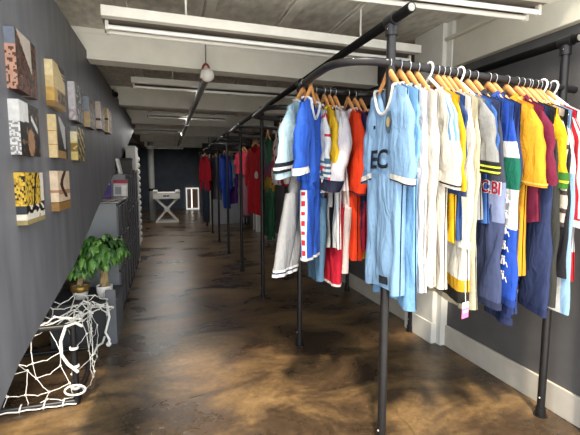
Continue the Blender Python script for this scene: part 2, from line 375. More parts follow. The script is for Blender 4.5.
# ------------------------------------------------------------------ garments
ZN = -.118      # neck height under the top of the rail
class Shirt:
    """hanging garment: local X along the shoulders, -Y the front, Z up; origin on the rail"""
    def __init__(s, hw=.18, hem=-.95, D=.026, hemw=None, slope=.52, seed=1, drop=.075, nw=.075, fold=.009, sway=0.):
        s.hw = hw; s.hem = hem; s.D = D; s.hemw = hemw or hw*1.08; s.slope = slope; s.seed = seed; s.drop = drop; s.nw = nw; s.fold = fold; s.sway = sway
    def ztop(s, u, front):
        a = abs(u)
        if a < s.nw:
            d = s.drop if front else .012
            return ZN - d*(1-(a/s.nw)**2)**.8
        return ZN - s.slope*(a-s.nw)
    def hwz(s, t): return s.hw + (s.hemw-s.hw)*t - .012*sin(pi*t)
    def pt(s, tau, t, front, off=0.):
        """tau -1..1 across, t 0..1 down"""
        w = s.hwz(t); u = w*sin(pi/2*tau)
        u0 = s.hw*sin(pi/2*tau)
        zt = s.ztop(u0, front); zh = s.hem + .012*sin(3.1*u/s.hw+s.seed)
        z = zt+(zh-zt)*t
        e = max(0, 1-abs(tau)**4)**.5
        grow = .30+.70*(1-exp(-7*t))
        if abs(u0) < s.nw: grow = max(grow, .75)
        d = s.D*e*grow
        ph = s.seed*1.7
        fl = s.fold*min(1, .15+1.2*t)*(sin(u*44/(.6+.4*s.hw/.18)+ph+1.6*sin(z*4+ph)) + .6*sin(u*83+2.3*ph-z*6) + .5*sin(z*23+u*31+ph))
        d = max(.003, d*(1.0)+fl*e*.8)
        bend = s.sway*t*t
        y = (-d-off if front else d+off)+bend
        return Vector((u, y, z))
    def at(s, u, z, off):
        """front surface point at a given u and height, for lettering and badges"""
        lo, hi = 0., 1.
        tau = 2/pi*math.asin(max(-1, min(1, u/s.hw)))
        for _ in range(24):
            m = (lo+hi)/2
            if s.pt(tau, m, True).z > z: lo = m
            else: hi = m
        t = (lo+hi)/2; w = s.hwz(t); tau = 2/pi*math.asin(max(-1, min(1, u/w)))
        p = s.pt(tau, t, True, off); return Vector((u, p.y, z))
    def body(s, parent, mats, pick=None, nu=26, nt=34, name='body'):
        mb = MB()
        for front in (True, False):
            vs = []; fs = []; mi = []
            for j in range(nt+1):
                for i in range(nu+1):
                    vs.append(s.pt(-1+2*i/nu, j/nt, front))
            for j in range(nt):
                for i in range(nu):
                    fs.append((j*(nu+1)+i, j*(nu+1)+i+1, (j+1)*(nu+1)+i+1, (j+1)*(nu+1)+i))
                    c = (vs[fs[-1][0]]+vs[fs[-1][2]])/2
                    mi.append(pick(c.x, c.z, front, j/nt) if pick else 0)
            mb.add(vs, fs, mi, True)
        return obj(name, mb, mats, parent, weld=True)
    def collar(s, parent, m, r=.008, polo=False):
        mb = MB(); N = 16
        fr = [s.pt(2/pi*math.asin(max(-1, min(1, (s.nw*1.0*cos(pi*k/N))/s.hw))), .012, True, .001) for k in range(N+1)]
        bk = [s.pt(2/pi*math.asin(max(-1, min(1, (-s.nw*1.0*cos(pi*k/N))/s.hw))), .0, False, .001) for k in range(1, N)]
        ring = fr+bk+[fr[0]]
        mb.tube(ring, r, 8)
        if polo:
            for k in (-1, 1):
                pts = [Vector((k*s.nw, 0, ZN+.012)), Vector((k*s.nw*.95, -.03, ZN-.012)), Vector((k*s.nw*.5, -s.D-.022, ZN-s.drop*.62)), Vector((k*.012, -s.D-.02, ZN-s.drop*1.02))]
                mb.tube(pts, [.016, .018, .02, .007], 8, flat=.35)
        return obj('collar', mb, m, parent)
    def sleeve(s, parent, side, L=.30, out=.07, w0=.10, w1=.082, dn=.03, mats=None, bands=(), fwd=0., twist=0., pick=None, name='sleeve', cuffm=None, flare=0.):
        """side +1/-1; bands = [(start, end, material, extra)] become cuffs"""
        sx = side; N = 26; n = 40 if hasattr(pick, 'ang') else 20
        def sect(t, off=0.):
            cu = s.hw-.055+(out+.055-.02)*min(1, t*1.15)**.9
            z0 = ZN-s.slope*(s.hw-s.nw)+.008
            z = z0+.005-L*t
            w = (w0+(w1-w0)*t)*min(1, .34+2.6*t) + flare*max(0, t-.75)
            d = dn*min(1, .35+2.2*t)
            ring = []
            for k in range(n):
                a = 2*pi*k/n; cx = cos(a); sy = sin(a)
                uu = w*cx*.9; nn = d*(abs(sy)**.8)*(1 if sy > 0 else -1)
                fl = s.fold*.6*(sin(12*t+3*cx+s.seed*2)+.6*sin(26*t+s.seed+5*cx))*min(1, 3*t)
                zz = z+.32*uu*(-1)*min(1, .25+.7*t)*(1-.35*t) if True else z
                p = Vector((sx*(cu+uu), nn*(1+off/d)+fl-fwd*t*t+sx*twist*t*uu*5, zz))
                if off: p.x += sx*off*cx
                ring.append(p)
            return ring
        def tubeof(t0, t1, off, m, nm, NN, solidend=True):
            mb = MB(); vs = []; fs = []; mi = []
            for j in range(NN+1): vs += sect(t0+(t1-t0)*j/NN, off)
            for j in range(NN):
                for k in range(n):
                    fs.append((j*n+k, j*n+(k+1) % n, (j+1)*n+(k+1) % n, (j+1)*n+k))
                    if pick and nm == name:
                        c = (vs[fs[-1][0]]+vs[fs[-1][2]])/2; mi.append(pick((k+.5)/n, t0+(t1-t0)*(j+.5)/NN) if hasattr(pick, 'ang') else pick(c.x, c.z, c.y < 0, t0+(t1-t0)*(j+.5)/NN))
                    else: mi.append(0)
            mb.add(vs, fs, mi, True)
            if t0 == 0: mb.add(sect(0, off), [tuple(range(n))], 0)
            return obj(nm, mb, m, parent)
        tubeof(0, 1, 0, mats, name, N)
        for (a, b, m) in bands:
            tubeof(a, b, .0035, m, 'cuff', 4)
    def letters(s, parent, text, u, z, size, m, off=.006, name='lettering', squeeze=1., flip=False):
        cu = bpy.data.curves.new('t', 'FONT'); cu.body = text; cu.size = size; cu.offset = size*.02; cu.extrude = .0008; cu.align_x = 'CENTER'; cu.align_y = 'CENTER'
        to = bpy.data.objects.new('t', cu); COL.objects.link(to)
        bpy.context.view_layer.update()
        me = to.to_mesh(); mb = MB()
        mb.add([tuple(v.co) for v in me.vertices], [tuple(p.vertices) for p in me.polygons])
        to.to_mesh_clear(); bpy.data.objects.remove(to); bpy.data.curves.remove(cu)
        # one offset for the whole word keeps it flat and clear of the cloth
        mb.v = [(u+p[0]*squeeze, s.at(u+p[0]*squeeze, z+p[1], off).y-p[2], z+p[1]) for p in mb.v]
        return obj(name, mb, m, parent)
    def patch(s, parent, u0, u1, z0, z1, m, name, off=.004, rnd=False, nn=5):
        mb = MB(); vs = []; fs = []
        for j in range(nn+1):
            for i in range(nn+1):
                a = i/nn*2-1; b = j/nn*2-1
                if rnd: a, b = a*sqrt(1-b*b/2), b*sqrt(1-a*a/2)
                u = (u0+u1)/2+a*(u1-u0)/2; z = (z0+z1)/2+b*(z1-z0)/2
                vs.append(s.at(u, z, off))
        for j in range(nn):
            for i in range(nn): fs.append((j*(nn+1)+i, j*(nn+1)+i+1, (j+1)*(nn+1)+i+1, (j+1)*(nn+1)+i))
        o = len(vs); vs2 = [v+Vector((0, .003, 0)) for v in vs]
        mb.add(vs+vs2, fs+[tuple(o+i for i in reversed(q)) for q in fs], 0, True)
        return obj(name, mb, m, parent)

RZT = RZ+.0185
def rt_at(x): return rz_at(x)+.0185      # top of a rail
LOOSE = []
def garment(name, cat, label, short, loc, rz, S, white_hanger=False, hang=True, group=None, tilt=0.):
    t = thing(name, label, cat, (loc[0], loc[1], rt_at(loc[0])), rz, group or 'garments on the right rails')
    if hang:
        hanger(('white plastic hanger carrying the ' if white_hanger else 'wooden hanger carrying the ')+short, (loc[0], loc[1], rt_at(loc[0])), rz, white_hanger)
    return t
R90 = -pi/2
C = cloth
def shirt(label, short, loc, rz=R90, cat='shirt', name='football_shirt', body='ffffff', sl=None, L=.30, out=.0, w=(.09, .082), dn=.03, cuffs=(), collar=None, polo=False, cr=.008,
          pick=None, bm=None, spick=None, sm=None, wh=False, group=None, fwd=0., both=True, flare=0., sleeves=True, hang=True, **kw):
    if group == NG and loc[0] > .98:
        dn *= .72; kw['D'] = kw.get('D', .026)*.8
    if group == NG:
        loc = (loc[0], 1.65); kw['hw'] = kw.get('hw', .18)-.012
    S = Shirt(**kw)
    t = garment(name, cat, label, short, loc, rz, S, wh, hang, group)
    S.body(t, [C(x) for x in (bm or [body])], pick)
    if collar: S.collar(t, C(collar), cr, polo)
    if sleeves:
        for sd in ((1, -1) if both else (1,)):
            S.sleeve(t, sd, L, out, w[0], w[1], dn, [C(x) for x in (sm or [sl or body])], [(a, b, C(m)) for a, b, m in cuffs], fwd, 0, spick, flare=flare)
    return t, S
NG = 'garments on the nearest rail'
# --- nearest rail, from the stair side towards the wall
t, S = shirt('grey-blue football shirt with black chest letters, first on the nearest rail', 'grey-blue shirt with black chest letters', (.957, 1.66), body='8fb6de',
    L=.40, out=.005, w=(.088, .088), cuffs=[(.925, .985, 'f0ede4'), (.985, 1.0, '23263a')], collar='efece6', cr=.007, group=NG,
    hw=.165, hem=-1.03, hemw=.14, D=.034, seed=1, drop=.115, nw=.082, fold=.007)
S.letters(t, 'EC', -.005, -.445, .115, C('1b2233'), .009, 'chest_lettering', 1.15)
S.patch(t, .035, .085, -.33, -.235, C('5f7187'), 'crest', .007, True); S.patch(t, .045, .075, -.305, -.26, C('b9a878'), 'crest_center', .010, True)
S.patch(t, -.075, -.06, -.30, -.285, C('1b2233'), 'maker_mark', .007)
S.patch(t, .03, .085, -1.0, -.965, C('2b3138'), 'hem_label', .007)
t, S = shirt('sky-blue shirt directly behind the grey-blue shirt with letters', 'plain sky-blue shirt', (1.01, 1.66), body='86bdf0', L=.34, out=-.02, w=(.07, .06), dn=.02, collar='86bdf0', group=NG,
    hw=.165, hem=-1.09, hemw=.185, D=.022, seed=2, cuffs=[(.95, 1, 'f0ede4')])
t, S = shirt('bright white long-sleeved shirt next to the sky-blue shirt', 'bright white long-sleeved shirt', (1.055, 1.66), body='f4f4f8', L=.74, out=-.035, w=(.075, .055), dn=.022, collar='f4f4f8', name='long_sleeved_shirt', group=NG,
    hw=.165, hem=-1.02, hemw=.175, D=.02, seed=3, cuffs=[(.95, 1, 'e8e8ee')])
t, S = shirt('ivory long-sleeved shirt between two white shirts on the nearest rail', 'ivory long-sleeved shirt', (1.10, 1.66), body='efe9df', L=.84, out=-.02, w=(.08, .055), dn=.024, collar='e6dfd2', name='long_sleeved_shirt', group=NG,
    hw=.17, hem=-1.0, hemw=.18, D=.02, seed=4, cuffs=[(.955, 1, 'e2dbcf')])
# cream shirt with blue shoulder stripes
def spk(a, tt): return 1 if tt < .5 and (.84 < a < .885 or .92 < a < .965 or a < .045 or .08 < a < .12) else 0
spk.ang = True
def rws(a, tt): return 1 if tt < .94 and (.80 < a < .85 or .90 < a < .95 or a < .05) else 0
rws.ang = True
t, S = shirt('cream short-sleeved shirt with sky-blue shoulder stripes and thin black cuff line', 'cream shirt with blue shoulder stripes', (1.165, 1.66), bm=['f0e9dc', '7fb2e0'], sm=['f0e9dc', '7fb2e0'], spick=spk, L=.40, out=.02, w=(.095, .092), dn=.034,
    cuffs=[(.955, .972, '22242c')], collar='f0e9dc', wh=True, group=NG, hw=.17, hem=-1.02, hemw=.165, D=.022, seed=5)
t, S = shirt('yellow short-sleeved shirt behind the cream striped shirt', 'yellow shirt behind the cream striped shirt', (1.205, 1.66), body='f2bd1c', L=.43, out=.015, w=(.085, .075), dn=.022, group=NG, collar='f2bd1c', hw=.17, hem=-.80, D=.018, seed=6, cuffs=[(.95, 1, '2c3c66')])
t, S = shirt('slim navy-blue shirt between the yellow and the long white shirt', 'slim navy-blue shirt', (1.235, 1.66), body='33518f', L=.30, out=-.02, w=(.075, .065), dn=.018, group=NG, collar='33518f', hw=.17, hem=-.78, D=.015, seed=7)
def pkh(u, z, fr, tt):
    return 2 if z < -1.015 else 1 if z < -.955 else 3 if z < -.94 else 0
t, S = shirt('long white jacket with yellow and black hem bands', 'white jacket with yellow and black hem', (1.265, 1.65), cat='jacket', name='sports_jacket', bm=['f3efe4', 'e9b22a', '2a2926', 'fbfaf4'], pick=pkh, sl='f3efe4', L=.66, out=-.005, w=(.09, .065), dn=.026, group=NG,
    collar='e9e4d6', hw=.175, hem=-1.06, hemw=.20, D=.024, seed=8, cuffs=[(.95, 1, 'f8f6f0')])
t, S = shirt('long khaki-cream coat just behind the white jacket with banded hem', 'khaki-cream coat', (1.305, 1.64), cat='coat', name='long_coat', body='dcd2b4', L=.70, out=-.02, w=(.085, .065), dn=.022, group=NG, collar='cfc4a4', hw=.175, hem=-1.10, hemw=.21, D=.02, seed=9)
t, S = shirt('grey marl short-sleeved shirt with black and neon cuff bands', 'grey shirt with neon cuffs', (1.335, 1.64), body='9b9b99', L=.33, out=.03, w=(.10, .095), dn=.034, group=NG, collar='8a8a88', wh=True, hw=.175, hem=-.7, D=.018, seed=10,
    cuffs=[(.83, .885, '1e1f1c'), (.885, .91, 'd8e24a'), (.91, .95, '1e1f1c'), (.95, .975, 'd8e24a'), (.975, 1, '1e1f1c')])
t, S = shirt('royal-blue short-sleeved shirt behind the grey shirt with neon cuffs', 'royal-blue short-sleeved shirt', (1.375, 1.64), body='3f6bb4', L=.26, out=.0, w=(.085, .08), dn=.022, group=NG, collar='3f6bb4', hw=.175, hem=-.72, D=.016, seed=11)
def sj(u, z, fr, tt):
    return 1 if tt < .38 else 2 if tt < .56 else 0
t, S = shirt('slate and navy tracksuit jacket with red and white letters on its sleeve', 'tracksuit jacket with red letters', (1.42, 1.63), cat='jacket', name='track_jacket', body='3c4669', sm=['454f74', '45495c', '8b97bd'], spick=sj, L=.93, out=-.012, w=(.09, .095), dn=.040, group=NG,
    collar='34373f', polo=True, cr=.014, hw=.18, hem=-.98, hemw=.2, D=.026, seed=12, fold=.014, cuffs=[(.965, 1, '2b3350')])
# lettering on the near sleeve of the tracksuit jacket
def sleeve_text(S, t, txt, u, z, size, y, m1, m2):
    for (mm, dy, ofs) in ((m1, -.0, .055), (m2, -.003, .012)):
        cu = bpy.data.curves.new('t', 'FONT'); cu.body = txt; cu.size = size; cu.offset = size*ofs; cu.extrude = .001; cu.align_x = 'CENTER'; cu.align_y = 'CENTER'
        to = bpy.data.objects.new('t', cu); COL.objects.link(to); bpy.context.view_layer.update()
        me = to.to_mesh(); mb = MB(); mb.add([(u+v.co.x*.92, y+dy-v.co.z, z+v.co.y-.1*v.co.x) for v in me.vertices], [tuple(p.vertices) for p in me.polygons])
        to.to_mesh_clear(); bpy.data.objects.remove(to); bpy.data.curves.remove(cu)
        obj('sleeve_lettering' if mm is m2 else 'lettering_outline', mb, mm, t)
sleeve_text(S, t, 'C.BI', .19, -.545, .074, -.052, C('f1eef0'), C('c2283c'))
def sk(u, z, fr, tt):
    return 0 if tt < .20 else 1 if tt < .28 else 2 if tt < .42 else 1 if tt < .60 else 0
t, S = shirt('royal-blue track jacket with white and green sleeve panels and white figure marks', 'blue track jacket with figure marks', (1.495, 1.63), cat='jacket', name='track_jacket', body='2f55a8', sm=['2a55c4', 'f1f1f3', '17715a'], spick=sk, L=.92, out=.008, w=(.09, .082), dn=.034, group=NG,
    collar='2f55a8', polo=True, cr=.012, hw=.18, hem=-.95, D=.024, seed=13, fold=.01, cuffs=[(.965, 1, '223f8c')])
def figure_mark(t, u, z, y, s):
    """two seated figures back to back, as the small white marks down the sleeve"""
    mb = MB()
    for k in (-1, 1):
        mb.ball((u+k*.10*s, y, z+.42*s), .11*s, 5, (1, .3, 1))
        mb.tube([(u+k*.06*s, y, z+.32*s), (u+k*.12*s, y, z), (u+k*.10*s, y, z-.2*s)], [.08*s, .11*s, .09*s], 6, flat=.5)
        mb.tube([(u+k*.10*s, y, z-.18*s), (u+k*.34*s, y, z-.02*s), (u+k*.50*s, y, z-.40*s)], [.09*s, .07*s, .04*s], 6, flat=.5)
    return obj('figure_mark', mb, C('f3f3f5'), t)
for k in range(6): figure_mark(t, .185, -.60-.07*k, -.034, .055)
t, S = shirt('navy crinkled nylon jacket hanging lowest on the nearest rail', 'low-hanging navy nylon jacket', (1.53, 1.62), cat='jacket', name='nylon_jacket', body='2f3d72', L=1.02, out=-.035, w=(.08, .085), dn=.040, group=NG, collar='262f52', polo=True, hw=.18, hem=-1.12, hemw=.2, D=.026, seed=14, fold=.016, cuffs=[(.965, 1, '263056')])
t, S = shirt('golden-yellow shirt with wide elbow sleeve, tallest yellow garment on the nearest rail', 'golden-yellow wide-sleeved shirt', (1.605, 1.58), cat='shirt', name='wide_sleeved_shirt', body='eda929', L=.37, out=.02, w=(.10, .095), dn=.05, group=NG,
    collar='e2a024', polo=True, cr=.012, hw=.175, hem=-.95, hemw=.16, D=.034, seed=15, fold=.008, flare=.01, cuffs=[(.95, .975, 'f6c75a')])
t, S = shirt('maroon quilted jacket behind the golden-yellow shirt', 'maroon quilted jacket', (1.665, 1.62), cat='jacket', name='quilted_jacket', body='7c2140', L=.36, out=.03, w=(.095, .08), dn=.03, group=NG, collar='6d1c38', polo=True, cr=.013, hw=.18, hem=-.7, D=.024, seed=16, fold=.011)
t, S = shirt('dark navy canvas jacket whose long sleeve hangs under the golden-yellow sleeve', 'dark navy canvas jacket', (1.70, 1.61), cat='jacket', name='canvas_jacket', body='323e66', L=.98, out=.0, w=(.09, .085), dn=.034, group=NG, collar='2c375a', hw=.18, hem=-1.0, D=.022, seed=17, fold=.012, cuffs=[(.965, 1, '28325a')])
def nj(u, z, fr, tt): return 1 if (z < -1.005 and z > -1.018) or (z < -1.035 and z > -1.048) else 0
t, S = shirt('black leather-look jacket with thin yellow lines at the hem', 'black jacket with yellow hem lines', (1.735, 1.60), cat='jacket', name='bomber_jacket', bm=['33332f', 'd9cf58'], pick=nj, sl='3a3a36', L=.93, out=.0, w=(.088, .095), dn=.034, group=NG, collar='2a2a28', hw=.18, hem=-1.06, D=.026, seed=18, fold=.012)
t, S = shirt('yellow football shirt with green cuffs near the right end of the rail', 'yellow football shirt with green cuffs', (1.75, 1.60), body='f4c41d', L=.37, out=.01, w=(.09, .085), dn=.034, group=NG, collar='f0e7b0', hw=.18, hem=-.65, D=.024, seed=19, cuffs=[(.80, .90, '3c7a2c'), (.90, .93, 'e8d23a'), (.93, 1, '3c7a2c')])
t, S = shirt('beige shirt with dark stripes below the yellow shirt with green cuffs', 'beige dark-striped shirt', (1.785, 1.60), bm=['d8cdbd', '4a4140'], sm=['d8cdbd', '4a4140'], pick=lambda u, z, fr, q: int((z*14) % 1 < .3), spick=lambda u, z, fr, q: int((z*14) % 1 < .3), L=.55, out=.0, w=(.085, .07), dn=.024, group=NG, collar='d8cdbd', hw=.18, hem=-.72, D=.018, seed=20)
t, S = shirt('black long-sleeved shirt hanging behind the beige striped one', 'black long-sleeved shirt', (1.81, 1.60), name='long_sleeved_shirt', body='24242a', L=.80, out=.0, w=(.085, .075), dn=.024, group=NG, collar='24242a', hw=.18, hem=-.92, D=.02, seed=21)
t, S = shirt('white and light-blue long football shirt near the right edge', 'white and light-blue long shirt', (1.835, 1.60), bm=['f0f0f2', '9cc3ea'], sm=['f0f0f2', '9cc3ea'], spick=lambda u, z, fr, q: int(u > .19 and q > .3), pick=lambda u, z, fr, q: int(u > .1), L=.98, out=.0, w=(.09, .08), dn=.028, group=NG, wh=True, collar='f0f0f2', hw=.18, hem=-1.05, D=.022, seed=22)
t, S = shirt('red and white striped track jacket at the right end of the nearest rail', 'red and white striped track jacket', (1.865, 1.60), cat='jacket', name='track_jacket', bm=['c92232', 'f0e4e4'], sm=['c92232', 'f0dede'], spick=rws, L=.55, out=.01, w=(.095, .085), dn=.034, group=NG, collar='f0e4e4', polo=True, hw=.18, hem=-.85, D=.024, seed=23, cuffs=[(.94, 1, 'f0e4e4')])
t, S = shirt('white football shirt with blue and red sleeve bands, last before the wall', 'white shirt with blue and red bands', (1.905, 1.60), bm=['f0f0f2', '2c4fa6', 'd2232e'], sm=['f0f0f2', '2c4fa6', 'd2232e'], spick=lambda u, z, fr, q: 0 if q < .3 else 1 if q < .5 else 0 if q < .56 else 2, pick=lambda u, z, fr, q: 2 if z < -.85 else 0, L=.42, out=.01, w=(.09, .085), dn=.03, group=NG, wh=True, collar='2c4fa6', hw=.18, hem=-1.0, D=.022, seed=24)
# pink price tag on the white banded jacket
t = thing('price_tag', 'pink and white paper price tag hanging below the white banded jacket', 'price tag', (1.245, 1.44, .715))
M = Matrix.Rotation(radians(18), 4, 'Z')
obj('card', MB().bbox(-.024, .024, -.0015, .0015, 0, .048, .001, M=M), mat('tag_pink', 'e46a94', .6), t)
obj('top_panel', MB().bbox(-.024, .024, -.0017, .0017, .046, .072, .001, M=M), mat('tag_white', 'efeae8', .6), t)
obj('stripe', MB().box(-.018, .018, -.0025, -.0014, .026, .034, M=M), mat('tag_white', 'efeae8', .6), t)
obj('string', MB().tube([(0, 0, .068), (.004, .01, .12), (.006, .015, .16)], .0012, 5), mat('tag_string', 'e8e4da', .8), t)

# --- rounded end of the nearest loop
EG = 'garments on the rounded end of the nearest loop'
AE = radians(52)   # near side towards the stair, turned out of the rail's bend
def trousers(label, short, loc, rz, col, top=-.30, hem=-1.2, w=.13, stripe=None, cuffs=(), name='track_trousers', group=EG, seed=1, shear=0., leg=.075, hang=False, D=.032):
    t = thing(name, label, 'trousers', (loc[0], loc[1], rt_at(loc[0])), rz, group)
    if hang: hanger('wooden hanger carrying the '+short, (loc[0], loc[1], rt_at(loc[0])), rz)
    mb = MB(); S = Shirt(hw=w, hem=top-.22, hemw=w*1.02, D=D, seed=seed, slope=0, nw=.001, drop=0, fold=.006)
    vs = []
    def ring(cx, z, a, b, k):
        r = []
        for i in range(24):
            th = 2*pi*i/24
            r.append(Vector((cx+a*cos(th), (b+.004*sin(5*th+z*18+seed+k))*abs(sin(th))**.8*(1 if sin(th) > 0 else -1), z)))
        return r
    def column(f, N, nm, m, pick=None):
        mb = MB(); vs = []; fs = []; mi = []
        for j in range(N+1): vs += f(j/N)
        for j in range(N):
            for i in range(24):
                fs.append((j*24+i, j*24+(i+1) % 24, (j+1)*24+(i+1) % 24, (j+1)*24+i))
                c = (vs[fs[-1][0]]+vs[fs[-1][2]])/2; mi.append(pick(i, c) if pick else 0)
        mb.add(vs, fs, mi, True); mb.add(f(0), [tuple(range(24))], 0)
        return obj(nm, mb, m, t)
    column(lambda q: ring(shear*.15*q, top-.24*q, w*(.80+.25*q), D*(.75+.35*q), 0), 8, 'waist', [C(col)])
    for k in (-1, 1):
        fleg = lambda q, k=k: ring(k*(w*.50-.012*q)+shear*(.15+.85*q), top-.20+(hem-top+.20)*q, leg*(1-.28*q*(1 if not stripe else .2)), D*(1.05-.2*q), k)
        if stripe:
            c1, c2 = stripe
            def pk(i, c, k=k):
                out_ = (i in (10, 11, 12, 13)) if k < 0 else (i in (22, 23, 0, 1))
                return (2 if (c.z*19) % 1 < .5 and i in (11, 12, 23, 0) else 1) if out_ else 0
            column(fleg, 40, 'leg', [C(col), C(c1), C(c2)], pk)
        else: column(fleg, 22, 'leg', [C(col)])
        for (a, b, m) in cuffs:
            column(lambda q, k=k: [Vector((p.x, p.y*1.12, p.z)) for p in fleg(a+(b-a)*q)], 3, 'cuff', [C(m)])
    return t
t, S = shirt('royal-blue football shirt with white collar and cuffs on the rounded rail end', 'royal-blue football shirt with white cuffs', (.752, 2.10), AE, body='2f62d2', L=.36, out=.015, w=(.09, .085), dn=.032, group=EG, collar='e8ecf4', cr=.008, hw=.165, hem=-.55, D=.032, seed=31, drop=.10, cuffs=[(.90, 1, 'f2f2f4')], hemw=.16)
S.patch(t, -.004, .004, -.345, -.337, C('e8ecf4'), 'button', .007)
trousers('royal-blue popper trousers with white and red side tape below the blue shirt', 'royal-blue trousers', (.752, 2.10), AE, '2f62d2', -.40, -.98, .12, ('f3f1f2', 'd0283a'), [(.965, 1, 'f0f0f4')], seed=3, leg=.068)
t, S = shirt('pale light-blue football shirt with black and white cuff stripes behind the blue shirt', 'pale light-blue striped-cuff shirt', (.738, 2.19), AE-.17, body='bfe0ee', L=.38, out=.05, w=(.09, .09), dn=.032, group=EG, collar='bfe0ee', hw=.165, hem=-.5, D=.026, seed=32,
    cuffs=[(.78, .84, '1f2430'), (.84, .88, 'f0f0f0'), (.88, .92, '1f2430')])
trousers('grey marl sweatpants with white and navy ribbed cuffs below the light-blue shirt', 'grey sweatpants', (.738, 2.19), AE-.17, 'a6a7aa', -.42, -1.05, .12, None, [(.92, .945, 'f2f2f4'), (.945, .965, '2b3350'), (.965, 1, 'f2f2f4')], seed=5, shear=-.20, leg=.085, name='sweatpants')

# --- back side of the nearest loop
BG = 'garments on the back side of the nearest loop'
YB2 = 2.30
def sponsor(u, z, fr, tt):
    a = noise.noise(Vector((u*24+3, z*14, .5)))
    if .20 < tt < .34: return 1 if a > -.25 else 0
    if .36 < tt < .5: return 2 if a > .0 else 0
    if .56 < tt < .72: return 1 if a > -.3 else 0
    return 2 if a > .22 else 1 if a < -.28 else 0
t, S = shirt('white football shirt with red letters and teal patches beside the royal-blue shirt', 'white shirt with red letters', (.852, YB2), bm=['e9ecee', '4b7088', 'd8394c'], pick=sponsor, sm=['e9ecee', '4b7088', 'd8394c'], spick=lambda u, z, fr, q: 2 if noise.noise(Vector((u*30, z*22, 2))) > .35 else 1 if q > .7 and int(z*60) % 2 == 0 else 0, L=.38, out=.0, w=(.085, .08), dn=.028, group=BG, collar='e9ecee', hw=.165, hem=-.62, D=.028, seed=41)
S.letters(t, 'len', .05, -.42, .10, C('d0263c'), .010, 'chest_lettering')
trousers('faded blue long trousers below the white shirt with red letters', 'faded blue trousers', (.862, YB2), R90, '5d83a6', -.45, -1.15, .11, None, (), seed=7, group=BG, name='long_trousers')
t, S = shirt('narrow yellow football shirt between two white shirts on the back rail', 'narrow yellow football shirt', (.905, YB2), body='f0c22a', L=.32, out=.0, w=(.08, .075), dn=.022, group=BG, collar='f0c22a', hw=.165, hem=-.6, D=.02, seed=42)
t, S = shirt('long white shirt with black side line on the back rail', 'long white shirt with black line', (.94, YB2), bm=['eeeef0', '1c1c22'], pick=lambda u, z, fr, q: int(.085 < u < .11), sl='eeeef0', L=.34, out=.0, w=(.08, .07), dn=.022, group=BG, collar='eeeef0', hw=.165, hem=-.95, D=.02, seed=43)
t, S = shirt('pale lilac-white jacket with a thick navy cuff on the back rail', 'pale jacket with navy cuff', (.975, YB2), cat='jacket', name='sports_jacket', body='e4dfe8', L=.44, out=.02, w=(.085, .09), dn=.05, fwd=.10, group=BG, collar='e4dfe8', hw=.165, hem=-.6, D=.022, seed=44, cuffs=[(.86, 1, '20243c')])
trousers('bright red long trousers hanging between white garments on the back rail', 'bright red trousers', (.965, YB2-.02), R90, 'd3213c', -.5, -1.18, .11, None, [(.97, 1, 'f2e4e6')], seed=9, group=BG, name='long_trousers')
trousers('pinkish-white long trousers beside the orange-red shirt', 'pinkish-white trousers', (1.01, YB2-.02), R90, 'e9dcdb', -.5, -1.10, .11, None, (), seed=11, group=BG, name='long_trousers')
t, S = shirt('orange-red long football shirt, largest garment on the back rail', 'orange-red football shirt', (1.06, YB2), body='f0421a', L=.46, out=.015, w=(.10, .075), dn=.04, group=BG, collar='e8d4d8', cr=.011, hw=.165, hem=-1.0, hemw=.17, D=.032, seed=45, cuffs=[(.975, 1, '5a2030')])
t, S = shirt('navy and crimson shirt right of the orange-red shirt', 'navy and crimson shirt', (1.105, YB2), bm=['b5213a', '232b55'], pick=lambda u, z, fr, q: int((u*9) % 1 < .45), sl='232b55', L=.34, out=.0, w=(.085, .075), dn=.026, group=BG, collar='232b55', hw=.165, hem=-.95, D=.022, seed=46)
t, S = shirt('dark red and navy hooped shirt with a yellow hem', 'hooped shirt with yellow hem', (1.145, YB2), bm=['7e2436', '23263f', 'e2b52c'], pick=lambda u, z, fr, q: 2 if z < -.95 else int((z*11) % 1 < .5), sm=['23263f', 'e8dcd8', '7e2436'], spick=lambda u, z, fr, q: int((abs(u)*26) % 3), L=.36, out=.0, w=(.085, .075), dn=.026, group=BG, collar='d8b8a8', hw=.165, hem=-1.0, D=.022, seed=47)

# --- rails further back (one or two garments show on each)
FG = 'garments on the far rails'
def redwhite(u, z, fr, q): return int(noise.noise(Vector((u*10, z*12, 1))) > .0)
t, S = shirt('red and white patterned shirt peeking past the light-blue sleeve', 'red and white patterned shirt', (.99, 3.59), bm=['e6dcdc', 'b32236'], pick=redwhite, sm=['e6dcdc', 'b32236'], spick=redwhite, L=.44, out=.02, w=(.09, .08), dn=.03, group=FG, collar='e6dcdc', hw=.17, hem=-.6, D=.024, seed=51)
def tie(u, z, fr, q):
    a = z + .05*noise.noise(Vector((u*14, z*9, 3)))+ .02*sin(u*60)
    return 0 if a > -.42 else 2 if a > -.50 else 3 if a > -.56 else 4 if a > -.66 else 0 if a > -.72 else 1
t, S = shirt('long green tie-dyed shirt with purple and gold zigzag bands', 'green tie-dyed shirt', (1.04, 4.26), name='tie_dyed_shirt', bm=['2c5b42', '1f5138', '6f2c58', '8c2f3c', 'a8842a'], pick=tie, sm=['2c5b42', '1f5138', '6f2c58', '8c2f3c', 'a8842a'], spick=tie, L=.70, out=.0, w=(.09, .085), dn=.03, group=FG, collar='2c5b42', hw=.17, hem=-1.18, hemw=.19, D=.03, seed=52)
t, S = shirt('bright red long jersey with a white emblem on the far rails', 'bright red long jersey', (1.17, 5.51), radians(-62), body='c41a26', L=.50, out=.0, w=(.09, .08), dn=.034, group=FG, collar='c41a26', hw=.17, hem=-1.05, D=.034, seed=53)
S.patch(t, .02, .10, -.56, -.46, C('e6dede'), 'emblem', .012, True)
